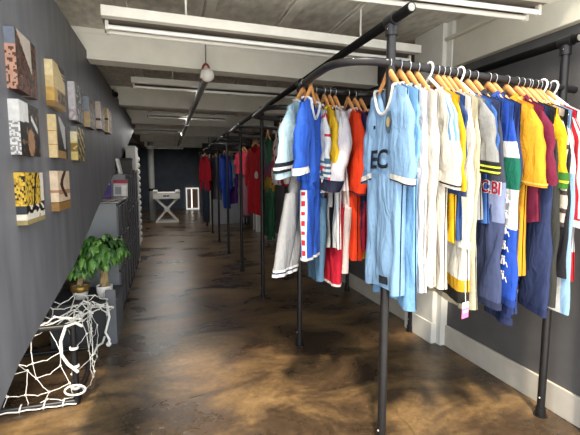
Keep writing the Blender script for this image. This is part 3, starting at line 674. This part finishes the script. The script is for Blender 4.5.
trousers('mauve long trousers hanging next to the red long jersey', 'mauve long trousers', (1.25, 6.80), radians(-62), '9c7080', -.2, -1.22, .13, None, [(.96, 1, '5c3a48')], seed=15, group=FG, hang=True, name='long_trousers', leg=.085)
t, S = shirt('small coral-pink vest above the purple jacket on the far rails', 'small coral-pink vest', (1.205, 6.80), radians(-62), name='sports_vest', cat='vest', body='e2425a', L=.2, out=0, w=(.07, .06), group=FG, collar='e2425a', hw=.16, hem=-.5, D=.024, seed=54)
def purp(u, z, fr, q): return min(2, int(q*3))
t, S = shirt('jacket fading from blue to purple on the far rails', 'blue-to-purple jacket', (1.22, 8.09), radians(-62), cat='jacket', name='track_jacket', bm=['2b3d92', '47379a', '69358c'], pick=purp, sm=['2b3d92', '47379a', '69358c'], spick=purp, L=.6, out=0, w=(.085, .07), group=FG, collar='2b3d92', hw=.17, hem=-1.08, D=.03, seed=55)
t, S = shirt('pale blue-grey shirt hanging behind the vivid blue tracksuit', 'pale blue-grey shirt', (1.165, 8.09), radians(-62), body='8d9cab', L=.4, out=0, group=FG, collar='8d9cab', hw=.17, hem=-.75, D=.024, seed=56)
t, S = shirt('vivid blue tracksuit top on the far rails', 'vivid blue tracksuit top', (1.10, 8.09), radians(-62), cat='jacket', name='track_jacket', body='1f49b8', L=.62, out=.01, w=(.09, .07), group=FG, collar='1f49b8', polo=True, hw=.17, hem=-.66, D=.036, seed=57)
trousers('vivid blue tracksuit trousers below the matching top', 'vivid blue tracksuit trousers', (1.10, 8.07), radians(-62), '1f49b8', -.55, -1.18, .12, None, (), seed=17, group=FG, shear=.05)
t, S = shirt('grey-mauve hanging shirt between the blue tracksuit and the farthest red shirt', 'grey-mauve shirt', (1.07, 9.37), radians(-62), body='77747c', L=.4, out=0, group=FG, collar='77747c', hw=.17, hem=-1.08, D=.03, seed=58)
t, S = shirt('dark red shirt, farthest garment on the rails', 'farthest dark red shirt', (.83, 9.40), radians(-60), body='ab1428', L=.5, out=.02, group=FG, collar='ab1428', hw=.17, hem=-.88, D=.03, seed=59, hang=True)
trousers('dark denim jeans below the farthest red shirt', 'dark denim jeans', (.83, 9.40), radians(-60), '2f3a4a', -.6, -1.6, .12, None, (), seed=19, group=FG, name='denim_jeans')
# ------------------------------------------------------------------ canvases on the stair wall
def canvas(label, y0, y1, z0, z1, cols, pick):
    """block canvas 30 mm deep; the picture wraps round its sides"""
    mb = MB(); d = .036; NY, NZ, ND = 30, 44, 6
    def grid(P, nu, nv, uoff):
        vs = [P(i/nu, j/nv) for j in range(nv+1) for i in range(nu+1)]; fs = []; mi = []
        for j in range(nv):
            for i in range(nu):
                fs.append((j*(nu+1)+i, j*(nu+1)+i+1, (j+1)*(nu+1)+i+1, (j+1)*(nu+1)+i)); mi.append(pick(uoff(( i+.5)/nu), (j+.5)/nv))
        mb.add(vs, fs, mi)
    x = XL+d
    grid(lambda u, v: (x, y0+(y1-y0)*u, z0+(z1-z0)*v), NY, NZ, lambda u: u)
    grid(lambda u, v: (XL+d*u, y0, z0+(z1-z0)*v), ND, NZ, lambda u: -.2*(1-u))
    grid(lambda u, v: (x-d*u, y1, z0+(z1-z0)*v), ND, NZ, lambda u: 1+.2*u)
    grid(lambda u, v: (XL+d*v, y0+(y1-y0)*u, z0), NY, 1, lambda u: u)
    grid(lambda u, v: (XL+d*v, y0+(y1-y0)*u, z1), NY, 1, lambda u: u)
    mb.box(XL-.001, XL+.002, y0+.01, y1-.01, z0+.01, z1-.01)
    o = obj('canvas_picture', mb, [mat('canvas_'+c, c, .45, 0, .15, 40, gain=.72) for c in cols])
    return tag(o, label, 'picture', 'block canvases on the stair wall')
def nz_(u, v, s, k=0.): return noise.noise(Vector((u*s, v*s, k)))
DK, DB, CR, GO, WT = '1e1915', '5a3a2a', 'd8c092', 'b08c3c', 'd9d6d0'
def p1(u, v):
    if u < 0: return 2 if v > .72 else 3 if nz_(u, v, 16) > -.1 else 1
    if v > 1.05-u*.9+.0 and v > .42 and u < .75: return 4
    return 1 if nz_(u, v, 9, 1) > .05 else 5 if nz_(u, v, 14, 2) > .25 else 0
canvas('small dark canvas with pale triangle, top row nearest the shop front', 1.79, 2.04, 1.668, 1.892, [DK, DB, '6d7482', 'b98d78', 'bdb2a6', '8a4438'], p1)
def p2(u, v):
    if v < .12: return 1
    if v < .42: return 2 if u < .3 else (1 if nz_(u, v, 8) > 0 else 0)
    return 4 if (v*13 % 1 < .25 or u < 0) and v > 1.15-1.1*max(u, 0)-.5 else 3 if v < 1.25-.6*u else 0
canvas('golden canvas of a sunlit brick facade, second in the top row', 2.315, 2.555, 1.690, 1.912, [DK, '8d6a34', 'c9a257', 'd9bf88', 'e8d5a6'], p2)
canvas('grey and white canvas, third in the top row', 2.80, 3.05, 1.680, 1.908, ['ccc8ca', '6a6a72', '2a2a30', 'a89aa0'], lambda u, v: (3 if v < .3 and nz_(u, v, 9) > 0 else 0) if u < .12 else (1 if nz_(u, v, 6, 4) > 0 else 2 if nz_(u, v, 8, 6) > -.2 else 0))
canvas('brown and grey canvas, fourth in the top row', 3.27, 3.53, 1.69, 1.904, ['8b93a0', '2a2622', 'c2a677', '8a6a42'], lambda u, v: (2 if v < .5 else 0) if u < .1 else (1 if nz_(u, v, 6, 2) > -.05 else 3))
canvas('pinkish canvas with dark bands, fifth in the top row', 3.80, 4.06, 1.733, 1.956, ['d6c6bc', '4a3a38', '8d6d66', 'bfa790'], lambda u, v: 1 if .3 < v < .38 else 0 if u < .2 else 2 if nz_(u, v, 7, 3) > 0 else 1)
canvas('tan canvas, sixth and farthest in the top row', 4.28, 4.54, 1.749, 1.975, ['d2b888', '5a4128', '8d6f42', '2a221c'], lambda u, v: 1 if .5 < v < .58 else 0 if u < .2 else 3 if nz_(u, v, 7, 5) > .1 else 2)
def p7(u, v):
    if u < .42 and v > .62 + .1*max(0, u-.2): return 0
    if u < 0: return 1 if nz_(u, v, 26) > 0 else 0
    b = (u-.52)**2/.03+(v-.25)**2/.07
    if b < 1: return 2 if nz_(u, v, 7) > -.3 else 4
    if .55 < u < .9 and abs(v-(1.15-.7*u)) < .06: return 0
    if nz_(u, v, 10, 7) > .32: return 4
    return 3
canvas('black and white canvas with a bright rounded corner, middle row nearest the front', 1.78, 2.025, 1.423, 1.629, ['d5d4d2', '8a8a8a', 'a07a5a', '1b1816', '6e5a40'], p7)
def p8(u, v):
    if u < .1: return 1 if abs(v-.3) < .012 or abs(v-.62) < .012 else 0
    if v > 1.05-(u-.25)*.4 or u > .88: return 2
    if .3 < u < .9 and v > .22+ (u-.3)*.9*0 + (.9-u)*1.0*.2 and v > 1.6-1.6*u-.2: return 3
    return 4 if v < .18 else 2
canvas('cream and black canvas with a pale sail shape, middle row second', 2.305, 2.53, 1.432, 1.645, ['e0c795', 'b08a52', '1d1815', 'bdbcba', 'a5834e'], p8)
canvas('gold and black canvas of jagged stripes, middle row third', 2.80, 3.04, 1.436, 1.642, ['d8c27a', '8f7430', '221c14', 'e8dcb4', '77787a'], lambda u, v: (4 if v > .85 else 1 if .25 < v < .5 and nz_(u, v, 8) > -.1 else 3 if v > .55 else 0) if u < .1 else (2 if (u*2.2+v*3.1+.4*nz_(u, v, 5)) % 1 < .55 else 0 if nz_(u, v, 9) > -.1 else 1))
def p10(u, v):
    if v < .1: return 3
    if v < .2: return 2 if u < .55 or nz_(u, v, 6) > -.2 else 3
    if v < .36: return 4 if u < 0 else (1 if nz_(u, v, 8, 2) > -.12 else 2)
    if u > .8: return 2 if v > .42 else 1
    n_ = nz_(u*1.2, v, 15, 1)
    return 1 if n_ > .22 or abs(u-.45-.3*(v-.5)) < .045 else 5 if n_ > -.02 else 0
canvas('yellow speckled canvas with a dark band, bottom row nearest the front', 1.79, 2.03, 1.152, 1.356, ['dcb944', '231c12', 'e3ddcf', '9a8b5c', '30343c', 'b58f2c'], p10)
def p11(u, v):
    if v < .2: return 1
    if v < .23: return 4
    if u < .08: return 3 if .45 < v < .52 else 0
    b = abs(u-.5-.2*sin(v*7)) < .12 and v > .32
    return 2 if b else 3 if .42 < v < .52 else 0
canvas('cream canvas with dark leaping figure and gold base, bottom row second', 2.285, 2.535, 1.163, 1.366, ['e3cdb0', '9a7440', '4a2c22', 'b08468', '6a4a28'], p11)

# ------------------------------------------------------------------ stepped cabinets below the stair
CAB = mat('grey_cabinet_board', '7f8388', .5, 0, .07, 6, .04); SLAT = mat('dark_slat_door', '66676d', .45, 0, .1, 8); GAP = mat('cabinet_void', '131315', .8)
def cabinet(label, y0, y1, h, z0=.12):
    t = thing('slatted_cabinet', label, 'cabinet', (-.42, y0, 0), 0, 'stepped cabinets below the stair')
    mb = MB(); mb.bbox(-.36, -.03, 0, .022, 0, h, .003); mb.bbox(-.36, -.03, .022, y1-y0-.001, h-.022, h, .003); mb.box(-.36, -.34, .022, y1-y0-.001, .0, h-.022); mb.box(-.34, -.03, y1-y0-.02, y1-y0-.001, 0, h-.022)
    obj('carcass', mb, CAB, t)
    mb = MB(); mb.box(-.33, -.05, .03, y1-y0-.03, .02, h-.03); obj('interior', mb, GAP, t)
    rows = [(z0, z0+(h-z0)*.34), (z0+(h-z0)*.36, z0+(h-z0)*.66), (z0+(h-z0)*.68, h-.03)]
    nd = max(2, int((y1-y0)/.26))
    for (a, b) in rows:
        for k in range(nd):
            w_ = (y1-y0)/nd
            d_ = obj('door', MB().bbox(-.035, -.008, k*w_+.03, (k+1)*w_-.03, a, b, .004), SLAT, t)
            obj('edge_strip', MB().bbox(-.02, 0, k*w_+.03, k*w_+.046, a, b, .003), mat('slat_edge', '35353a', .5), d_)
    obj('plinth', MB().box(-.33, -.035, .03, y1-y0-.01, 0, .10), GAP, t)
    return t
cabinet('lowest slatted grey cabinet, behind the potted plants', 3.95, 4.88, 1.085)
cabinet('middle slatted grey cabinet with magazines leaning on its front', 4.89, 5.78, 1.345)
cabinet('tallest and farthest slatted grey cabinet', 5.79, 6.55, 1.40)
t = thing('low_bench_box', 'low dark grey box below the stair under the potted plants', 'box', (-.42, 3.38, 0))
mb = MB(); mb.bbox(-.075, 0, 0, .02, 0, .44, .003); mb.bbox(-.075, -.055, .02, .50, 0, .34, .003); mb.bbox(-.02, 0, .02, .50, 0, .34, .003)
obj('end_panel', mb, mat('box_grey', '63666b', .5, 0, .08, 8), t)
mb = MB(); mb.bbox(-.48, -.002, .021, .52, .325, .345, .003); mb.bbox(-.48, -.46, .03, .5, 0, .325, .003); mb.bbox(-.46, -.08, .48, .5, 0, .325, .003); mb.bbox(-.46, -.08, .03, .045, .0, .325, .002)
obj('shelf_board', mb, mat('box_dark', '2f3033', .55, 0, .1, 8), t)
# things on the cabinets
def flat_book(label, loc, rz, w, l, h, cov, pages='d9d4c8', name='magazine', stand=None, pic=None):
    t = thing(name, label, 'book', loc, rz)
    M = Matrix.Rotation(stand, 4, 'X') if stand is not None else None
    obj('cover', MB().bbox(-w/2, w/2, 0, l, 0, .002, .001, M=M).bbox(-w/2, w/2, 0, l, h-.002, h, .001, M=M).bbox(-w/2, -w/2+.002, 0, l, 0, h, .0008, M=M), mat('cover_'+cov, cov, .35), t)
    obj('pages', MB().box(-w/2+.002, w/2-.004, .003, l-.003, .002, h-.002, M=M), mat('paper_'+pages, pages, .7), t)
    for k, (a, b, c, d, col) in enumerate(pic or []):
        obj('cover_panel', MB().box(-w/2+w*a, -w/2+w*b, l*c, l*d, h, h+.0012, M=M), mat('print_'+col, col, .4), t)
    return t
def stand_mag(label, x, y, z, w, l, cov, pic): return flat_book(label, (x, y, z), 0, w, l, .012, cov, stand=radians(78), pic=pic)
stand_mag('magazine with red and white cover leaning on the middle cabinet', -.497, 4.835, 1.087, .145, .20, 'c9c6c6', [(0, 1, .8, 1, 'a53a48'), (.1, .55, .2, .6, '8d8f92'), (.55, .9, .1, .7, 'e6e2e0'), (.0, 1, .0, .07, '6a4a50')])
stand_mag('purple magazine with a white top leaning on the middle cabinet', -.665, 4.835, 1.087, .14, .185, '5b2f78', [(.1, .9, .78, .96, 'e4e2e8'), (.1, .5, .1, .6, '8d3a8c'), (.5, .9, .2, .7, '34347c')])
flat_book('dark magazine lying on the lowest cabinet, at its front edge', (-.52, 4.02, 1.0855), .1, .17, .24, .012, '26272a', name='magazine', pic=[(.2, .8, .3, .7, 'b9babc')])
flat_book('pale magazine lying on the lowest cabinet behind the dark one', (-.55, 4.34, 1.0855), -.15, .17, .24, .014, 'a7a6a4', name='magazine', pic=[(.1, .9, .6, .9, '4a4b50'), (.2, .6, .1, .4, '8a3038')])
flat_book('dark red book lying on the lowest cabinet in front of the leaning magazines', (-.50, 4.62, 1.0855), .05, .15, .18, .02, '6a2a34', name='book')
t = thing('white_folder', 'white folder leaning at a slant on the middle cabinet', 'folder', (-.515, 5.02, 1.347))
M = Matrix.Rotation(radians(-10), 4, 'Y')
obj('cover', MB().bbox(-.012, .012, 0, .2, .004, .18, .002, M=M), mat('folder_white', 'eceae6', .4), t)
obj('pages', MB().box(-.009, .009, .004, .204, .010, .176, M=M), mat('paper_d9d4c8', 'd9d4c8', .7), t)
t = thing('dark_box', 'dark grey box standing behind the white folder', 'box', (-.50, 5.38, 1.347))
obj('body', MB().bbox(-.045, .08, 0, .22, 0, .17, .004), mat('dark_card', '4a4846', .7), t); obj('lid', MB().bbox(-.05, .085, -.005, .225, .17, .20, .004), mat('dark_lid', '3a3836', .7), t)
t = thing('pale_box', 'small cream box beside the white folder on the middle cabinet', 'box', (-.66, 5.3, 1.347))
obj('body', MB().bbox(-.07, .06, 0, .15, 0, .07, .003), mat('cream_card', 'b9b2a0', .7), t); obj('lid', MB().bbox(-.073, .063, -.003, .153, .07, .085, .003), mat('cream_lid', 'c7c1b2', .7), t)
t = thing('white_storage_box', 'tall white storage box on the farthest cabinet', 'box', (-.45, 5.9, 1.402))
obj('body', MB().bbox(-.075, .045, 0, .5, 0, .30, .004), WHITE, t); obj('lid', MB().bbox(-.08, .05, -.005, .505, .30, .325, .004), WHITE, t)
t = thing('folded_white_screen', 'narrow white folded screen with a scalloped edge at the end of the cabinets', 'screen', (-.44, 6.62, 0))
obj('panel', MB().bbox(0, .022, 0, .05, .25, 1.65, .003).bbox(-.06, 0, .02, .05, 0, 1.65, .003), WHITE, t)
mb = MB()
for k in range(14): mb.ball((.03, .02, .34+.095*k), .03, 6, (.6, .6, 1.3))
obj('scalloped_edge', mb, WHITE, t)

# ------------------------------------------------------------------ plants
def leafset(c, rad, n, cols, seed, L=(.06, .10)):
    rnd = random.Random(seed); mb = MB()
    for i in range(n):
        th = rnd.uniform(0, 2*pi); ph = math.acos(rnd.uniform(-.75, 1)); rr = rad*rnd.uniform(.45, .95)
        b = Vector((c[0]+rr*sin(ph)*cos(th), c[1]+rr*sin(ph)*sin(th), c[2]+rr*.78*cos(ph)))
        out = Vector((sin(ph)*cos(th), sin(ph)*sin(th), .25*cos(ph)-.25)).normalized()
        nl = rnd.choice([4, 5, 5, 6])
        for k in range(nl):
            a = (k-(nl-1)/2)*.55; d = (Matrix.Rotation(a, 3, 'Z') @ out); d.z -= .25+.12*abs(k-(nl-1)/2); d.normalize()
            l = rnd.uniform(*L); side = d.cross(Vector((0, 0, 1))).normalized(); up = side.cross(d)
            w = l*.2; pts = []; m_ = rnd.choice(range(len(cols)))
            for q, wq, dz in ((0, .15, 0), (.3, .85, .012), (.6, 1, .008), (.85, .6, -.012), (1, .02, -.03)):
                p = b+d*l*q+up*dz
                pts += [p-side*w*wq, p+up*.006, p+side*w*wq]
            fs = []
            for j in range(4):
                fs += [(j*3, j*3+1, j*3+4, j*3+3), (j*3+1, j*3+2, j*3+5, j*3+4)]
            mb.add(pts, fs, m_, True)
    return mb
GR = [mat('leaf_'+c, c, .4, 0, .2, 20) for c in ('3f6b2c', '58863a', '2e5223', '6f9a4a')]
TRUNK = mat('pachira_bark', 'a08a62', .8, 0, .25, 30, .4, (1, 1, .5))
def plant(label, loc, pot, rim, trunk_h, tr, crown, rad, n, seed, gr=None, soil='2a2018'):
    t = thing('potted_plant', label, 'plant', loc)
    pr = .062
    obj('pot', MB().lathe((0, 0, 0), [(0, 0), (pr*.72, 0), (pr*.95, .05), (pr, .09), (pr*1.02, .105), (pr*.93, .105), (pr*.9, .09), (0, .09)], 24), mat('pot_'+pot, pot, .3), t)
    if rim: obj('pot_wrap', MB().lathe((0, 0, 0), [(pr*.99, .062), (pr*1.14, .075), (pr*1.18, .12), (pr*1.10, .118), (pr*1.02, .09)], 24), mat('wrap_'+rim, rim, .3, .5, .3, 14), t)
    obj('soil', MB().lathe((0, 0, .092), [(0, .006), (pr*.5, .005), (pr*.9, 0)], 20), mat('soil', soil, .9, 0, .3, 60), t)
    mb = MB()
    for k in range(3):
        pts = [(tr*.55*cos(2.1*k+q*.5), tr*.55*sin(2.1*k+q*.5), .09+trunk_h*q/8) for q in range(9)]
        mb.tube(pts, [tr*(.95-.5*q/8) for q in range(9)], 8)
    for k in range(7):
        a = 2*pi*k/7; mb.tube([(0, 0, .08+trunk_h), (rad*.35*cos(a), rad*.35*sin(a), .1+trunk_h+rad*.5), (rad*.7*cos(a), rad*.7*sin(a), .1+trunk_h+rad*.6)], [.005, .004, .002], 6)
    obj('trunk', mb, TRUNK, t)
    f_ = obj('foliage', leafset((crown[0], crown[1], crown[2]), rad, n, [0, 1, 2, 3], seed), gr or GR, t)
    f_['kind'] = 'stuff'
    return t
plant('bushy money tree in a white pot on the low grey box', (-.515, 3.52, .345), 'e9e6e2', None, .16, .026, (.0, .0, .40), .165, 100, 3)
plant('smaller dark-leaved plant in a white pot with gold wrap near the stair edge', (-.70, 3.55, .345), 'dcd8d2', '9a7a3c', .12, .02, (.02, 0, .29), .09, 34, 5)

# ------------------------------------------------------------------ small goal with a rope net
GB = mat('goal_black_tube', '1c1c1f', .4, .2, .1, 20); ROPE = mat('white_net_rope', 'e9e7e0', .7, 0, .05, 60)
t = thing('football_goal', 'small black-framed football goal draped with a white rope net below the stair', 'goal', (-.55, 2.53, 0))
def gp(p): return (p[0]+.55, p[1]-2.53, p[2])
def gt(pts, r): return MB().tube([gp(p) for p in pts], r, 10)
obj('post', gt([(-.55, 2.53, 0), (-.55, 2.53, .25), (-.55, 2.53, .48)], .017), GB, t)
obj('post', gt([(-1.25, 2.53, 0), (-1.25, 2.53, .25), (-1.25, 2.53, .48)], .017), GB, t)
obj('crossbar', gt([(-.55, 2.53, .475), (-.9, 2.53, .475), (-1.25, 2.53, .475)], .017), GB, t)
obj('ground_bar', gt([(-.55, 2.53, .018), (-.9, 2.53, .018), (-1.25, 2.53, .018)], .018), GB, t)
obj('ground_bar', gt([(-.55, 2.53, .016), (-.56, 2.9, .016), (-.60, 3.32, .016)], .014), GB, t)
obj('ground_bar', gt([(-.60, 3.32, .016), (-.9, 3.32, .016), (-1.25, 3.32, .016)], .014), GB, t)
rn = random.Random(11); mb = MB()
def net(P, nu, nv, jit, r=.0023):
    """diamond net over the surface P(u,v); ropes sag and the knots show"""
    pt = {}
    for i in range(nu+1):
        for j in range(nv+1):
            u, v = i/nu, j/nv
            p = Vector(P(u, v))+Vector((rn.uniform(-jit, jit), rn.uniform(-jit, jit), rn.uniform(-jit, jit)))
            p.z = max(.008, p.z); pt[i, j] = p
    for i in range(nu+1):
        for j in range(nv+1):
            for di, dj in ((1, 0), (0, 1)):
                q = (i+di, j+dj)
                if q in pt:
                    a, b = pt[i, j], pt[q]; m = (a+b)/2+Vector((rn.uniform(-.012, .012), rn.uniform(-.012, .012), -.012)); m.z = max(.006, m.z)
                    mb.tube([gp(a), gp((a*3+b)/4*.5+m*.5), gp(m), gp((b*3+a)/4*.5+m*.5), gp(b)], r, 5, caps=False)
            mb.ball(gp(pt[i, j]), .0075, 4)
# front curtain, skewed squares
net(lambda u, v: (-.555-.50*u-.10*v*(1-u), 2.525-.01*sin(6*u), .02+.44*v-.06*sin(3*u)*v), 4, 4, .03)
# right side
net(lambda u, v: (-.54-.02*v+.03*sin(5*u), 2.55+.78*u, .03+.43*v*(1-.2*u)+.02*sin(7*u)), 5, 3, .03)
# bunched over the top and the low box
net(lambda u, v: (-.55-.5*u+.06*v, 2.55+.78*v, .485-.05*sin(3*v)+.02*sin(9*u)-.06*v), 5, 6, .035, .004)
net(lambda u, v: (-.46-.26*u, 3.20+.16*v, .36-.10*v+.05*sin(4*u)), 4, 3, .035, .004)
obj('net', mb, ROPE, t)
mb = MB(); mb.tube([gp(p) for p in [(-.50, 2.53, .47), (-.53, 2.51, .50), (-.58, 2.505, .485), (-.61, 2.505, .40), (-.61, 2.505, .32), (-.58, 2.505, .26), (-.53, 2.505, .205)]], .009, 8)
obj('rope', mb, ROPE, t); mb = MB(); mb.tube([gp(p) for p in [(-.48, 3.34, .36), (-.46, 3.30, .25), (-.49, 3.28, .14), (-.46, 3.25, .09), (-.47, 3.23, .05)]], .009, 8); mb.ball(gp((-.465, 3.24, .06)), .02, 6)
obj('rope', mb, ROPE, t); mb = MB(); mb.tube([gp(p) for p in [(-.55, 3.1, .05), (-.53, 3.15, .09), (-.51, 3.25, .07), (-.50, 3.3, .10)]], .008, 8)
obj('rope', mb, ROPE, t); mb = MB(); mb.tube([gp((-.55+.055*cos(a)+.0, 2.50-.01*sin(a), .10+.035*sin(a))) for a in [2*pi*k/14 for k in range(15)]], .006, 8)
obj('rope', mb, ROPE, t)
mb = MB()
for zz in (.10, .23, .34):
    mb = MB()
    for k in range(2): mb.tube([gp((-.55+.021*cos(a), 2.53+.021*sin(a), zz+.008*k)) for a in [2*pi*q/10 for q in range(11)]], .0045, 6)
    obj('lashing', mb, ROPE, t)
for xx in (-.62, -.72, -.84):
    obj('lashing', MB().tube([gp((xx+.004*sin(a), 2.53+.022*cos(a), max(.004, .018+.022*sin(a)))) for a in [2*pi*q/10 for q in range(11)]], .004, 6), ROPE, t)
obj('lashing', MB().tube([gp((-.55-.4*k/8, 2.508, .012+.006*(k % 2))) for k in range(9)], .004, 6), ROPE, t)

# ------------------------------------------------------------------ far end of the shop
t = thing('folding_table', 'white table with crossed X legs at the far end of the shop', 'table', (-.03, 12.0, 0))
TW = mat('table_white', 'e2dfd8', .4, 0, .04, 10)
mb = MB(); mb.bbox(-.36, .36, -.28, .28, .66, .84, .01); obj('tray', mb, TW, t)
mb = MB(); mb.bbox(-.36, -.24, -.29, .29, .84, .90, .006); mb.bbox(.24, .36, -.29, .29, .84, .90, .006); obj('end_ledge', mb, TW, t)
for yy in (-.24, .24):
    for s_ in (-1, 1):
        obj('leg', MB().tube([(s_*.28, yy, .03), (0, yy, .36), (-s_*.30, yy, .68)], .028, 10), TW, t)
    obj('foot_bar', MB().bbox(-.31, .31, yy-.03, yy+.03, 0, .055, .006), TW, t)
mb = MB(); mb.bbox(-.07, .07, -.27, .27, .30, .42, .01); obj('hub', mb, TW, t)
mb = MB(); mb.box(-.09, -.01, -.284, -.280, .73, .765); mb.box(.0, .07, -.284, -.280, .73, .765); obj('side_mark', mb, mat('dark_print', '2a2a2e', .5), t)
t = thing('framed_mirror', 'white-framed mirror standing against the dark far wall', 'mirror', (.91, 15.93, 0))
mb = MB(); mb.bbox(-.245, -.20, -.03, .03, 0, .83, .006); mb.bbox(.20, .245, -.03, .03, 0, .83, .006); mb.bbox(-.2, .2, -.03, .03, 0, .05, .006); mb.bbox(-.2, .2, -.03, .03, .78, .83, .006)
gl = bpy.data.materials.new('glowing_frame'); gl.use_nodes = True; b = gl.node_tree.nodes['Principled BSDF']; b.inputs['Emission Color'].default_value = (1, .97, .92, 1); b.inputs['Emission Strength'].default_value = .35; b.inputs['Base Color'].default_value = (.8, .8, .78, 1)  # brightness of the mirror frame put in as emission
obj('frame', mb, gl, t)
obj('glass', MB().box(-.2, .2, .0, .02, .05, .78), mat('brown_mirror', '7d6656', .3, .1, .2, 3), t)
g2 = bpy.data.materials.new('glowing_strip'); g2.use_nodes = True; b = g2.node_tree.nodes['Principled BSDF']; b.inputs['Emission Color'].default_value = (1, .93, .82, 1); b.inputs['Emission Strength'].default_value = 1.1; b.inputs['Base Color'].default_value = (.8, .75, .7, 1)  # bright streak in the mirror pane put in as a glowing strip
obj('bright_strip', MB().bbox(-.05, -.012, -.012, .001, .06, .77, .003), g2, t)
t = thing('round_column', 'grey round column near the far dark wall', 'column', (-.44, 12.55, 0))
obj('shaft', MB().tube([(0, 0, 0), (0, 0, 1.2), (0, 0, ZC)], .085, 20), mat('column_grey', '9b9b98', .6, 0, .08, 8), t)
obj('collar', MB().tube([(0, 0, .86), (0, 0, .93)], .092, 20), STEELB, t)

# ------------------------------------------------------------------ daylight and added fill lamps
w = bpy.data.worlds.new('world'); sc.world = w; w.use_nodes = True
bg = w.node_tree.nodes['Background']; bg.inputs['Color'].default_value = (.93, .97, 1, 1); bg.inputs['Strength'].default_value = 2.25
sd = bpy.data.lights.new('sun', 'SUN'); so = bpy.data.objects.new('sun', sd); COL.objects.link(so)
sd.energy = 4.4; sd.color = (1, .86, .66); sd.angle = radians(5)
d = Vector((.20, .50, -.84)); so.rotation_euler = d.to_track_quat('-Z', 'Y').to_euler(); so.location = (-1, -2, 4)
def fill_light(x, y, z, L_, e):  # added fill lamp to brighten the interior; the fittings themselves are unlit
    l = bpy.data.lights.new('fill_lamp', 'AREA'); l.shape = 'RECTANGLE'; l.size = L_; l.size_y = .06; l.energy = e; l.color = (1, .97, .92)
    o = bpy.data.objects.new('fill_lamp', l); COL.objects.link(o); o.location = (x, y, z)
for (x, y, z, L_, e) in ((.5, 4.3, 2.17, 1.6, 3), (.35, 6.5, 2.185, 1.1, 9), (-.15, 8.55, 2.17, .9, 12), (0, 11.4, 2.0, .9, 9), (.2, 13.9, 2.2, .9, 8)): fill_light(x, y, z, L_, e)
VS.exposure = .75
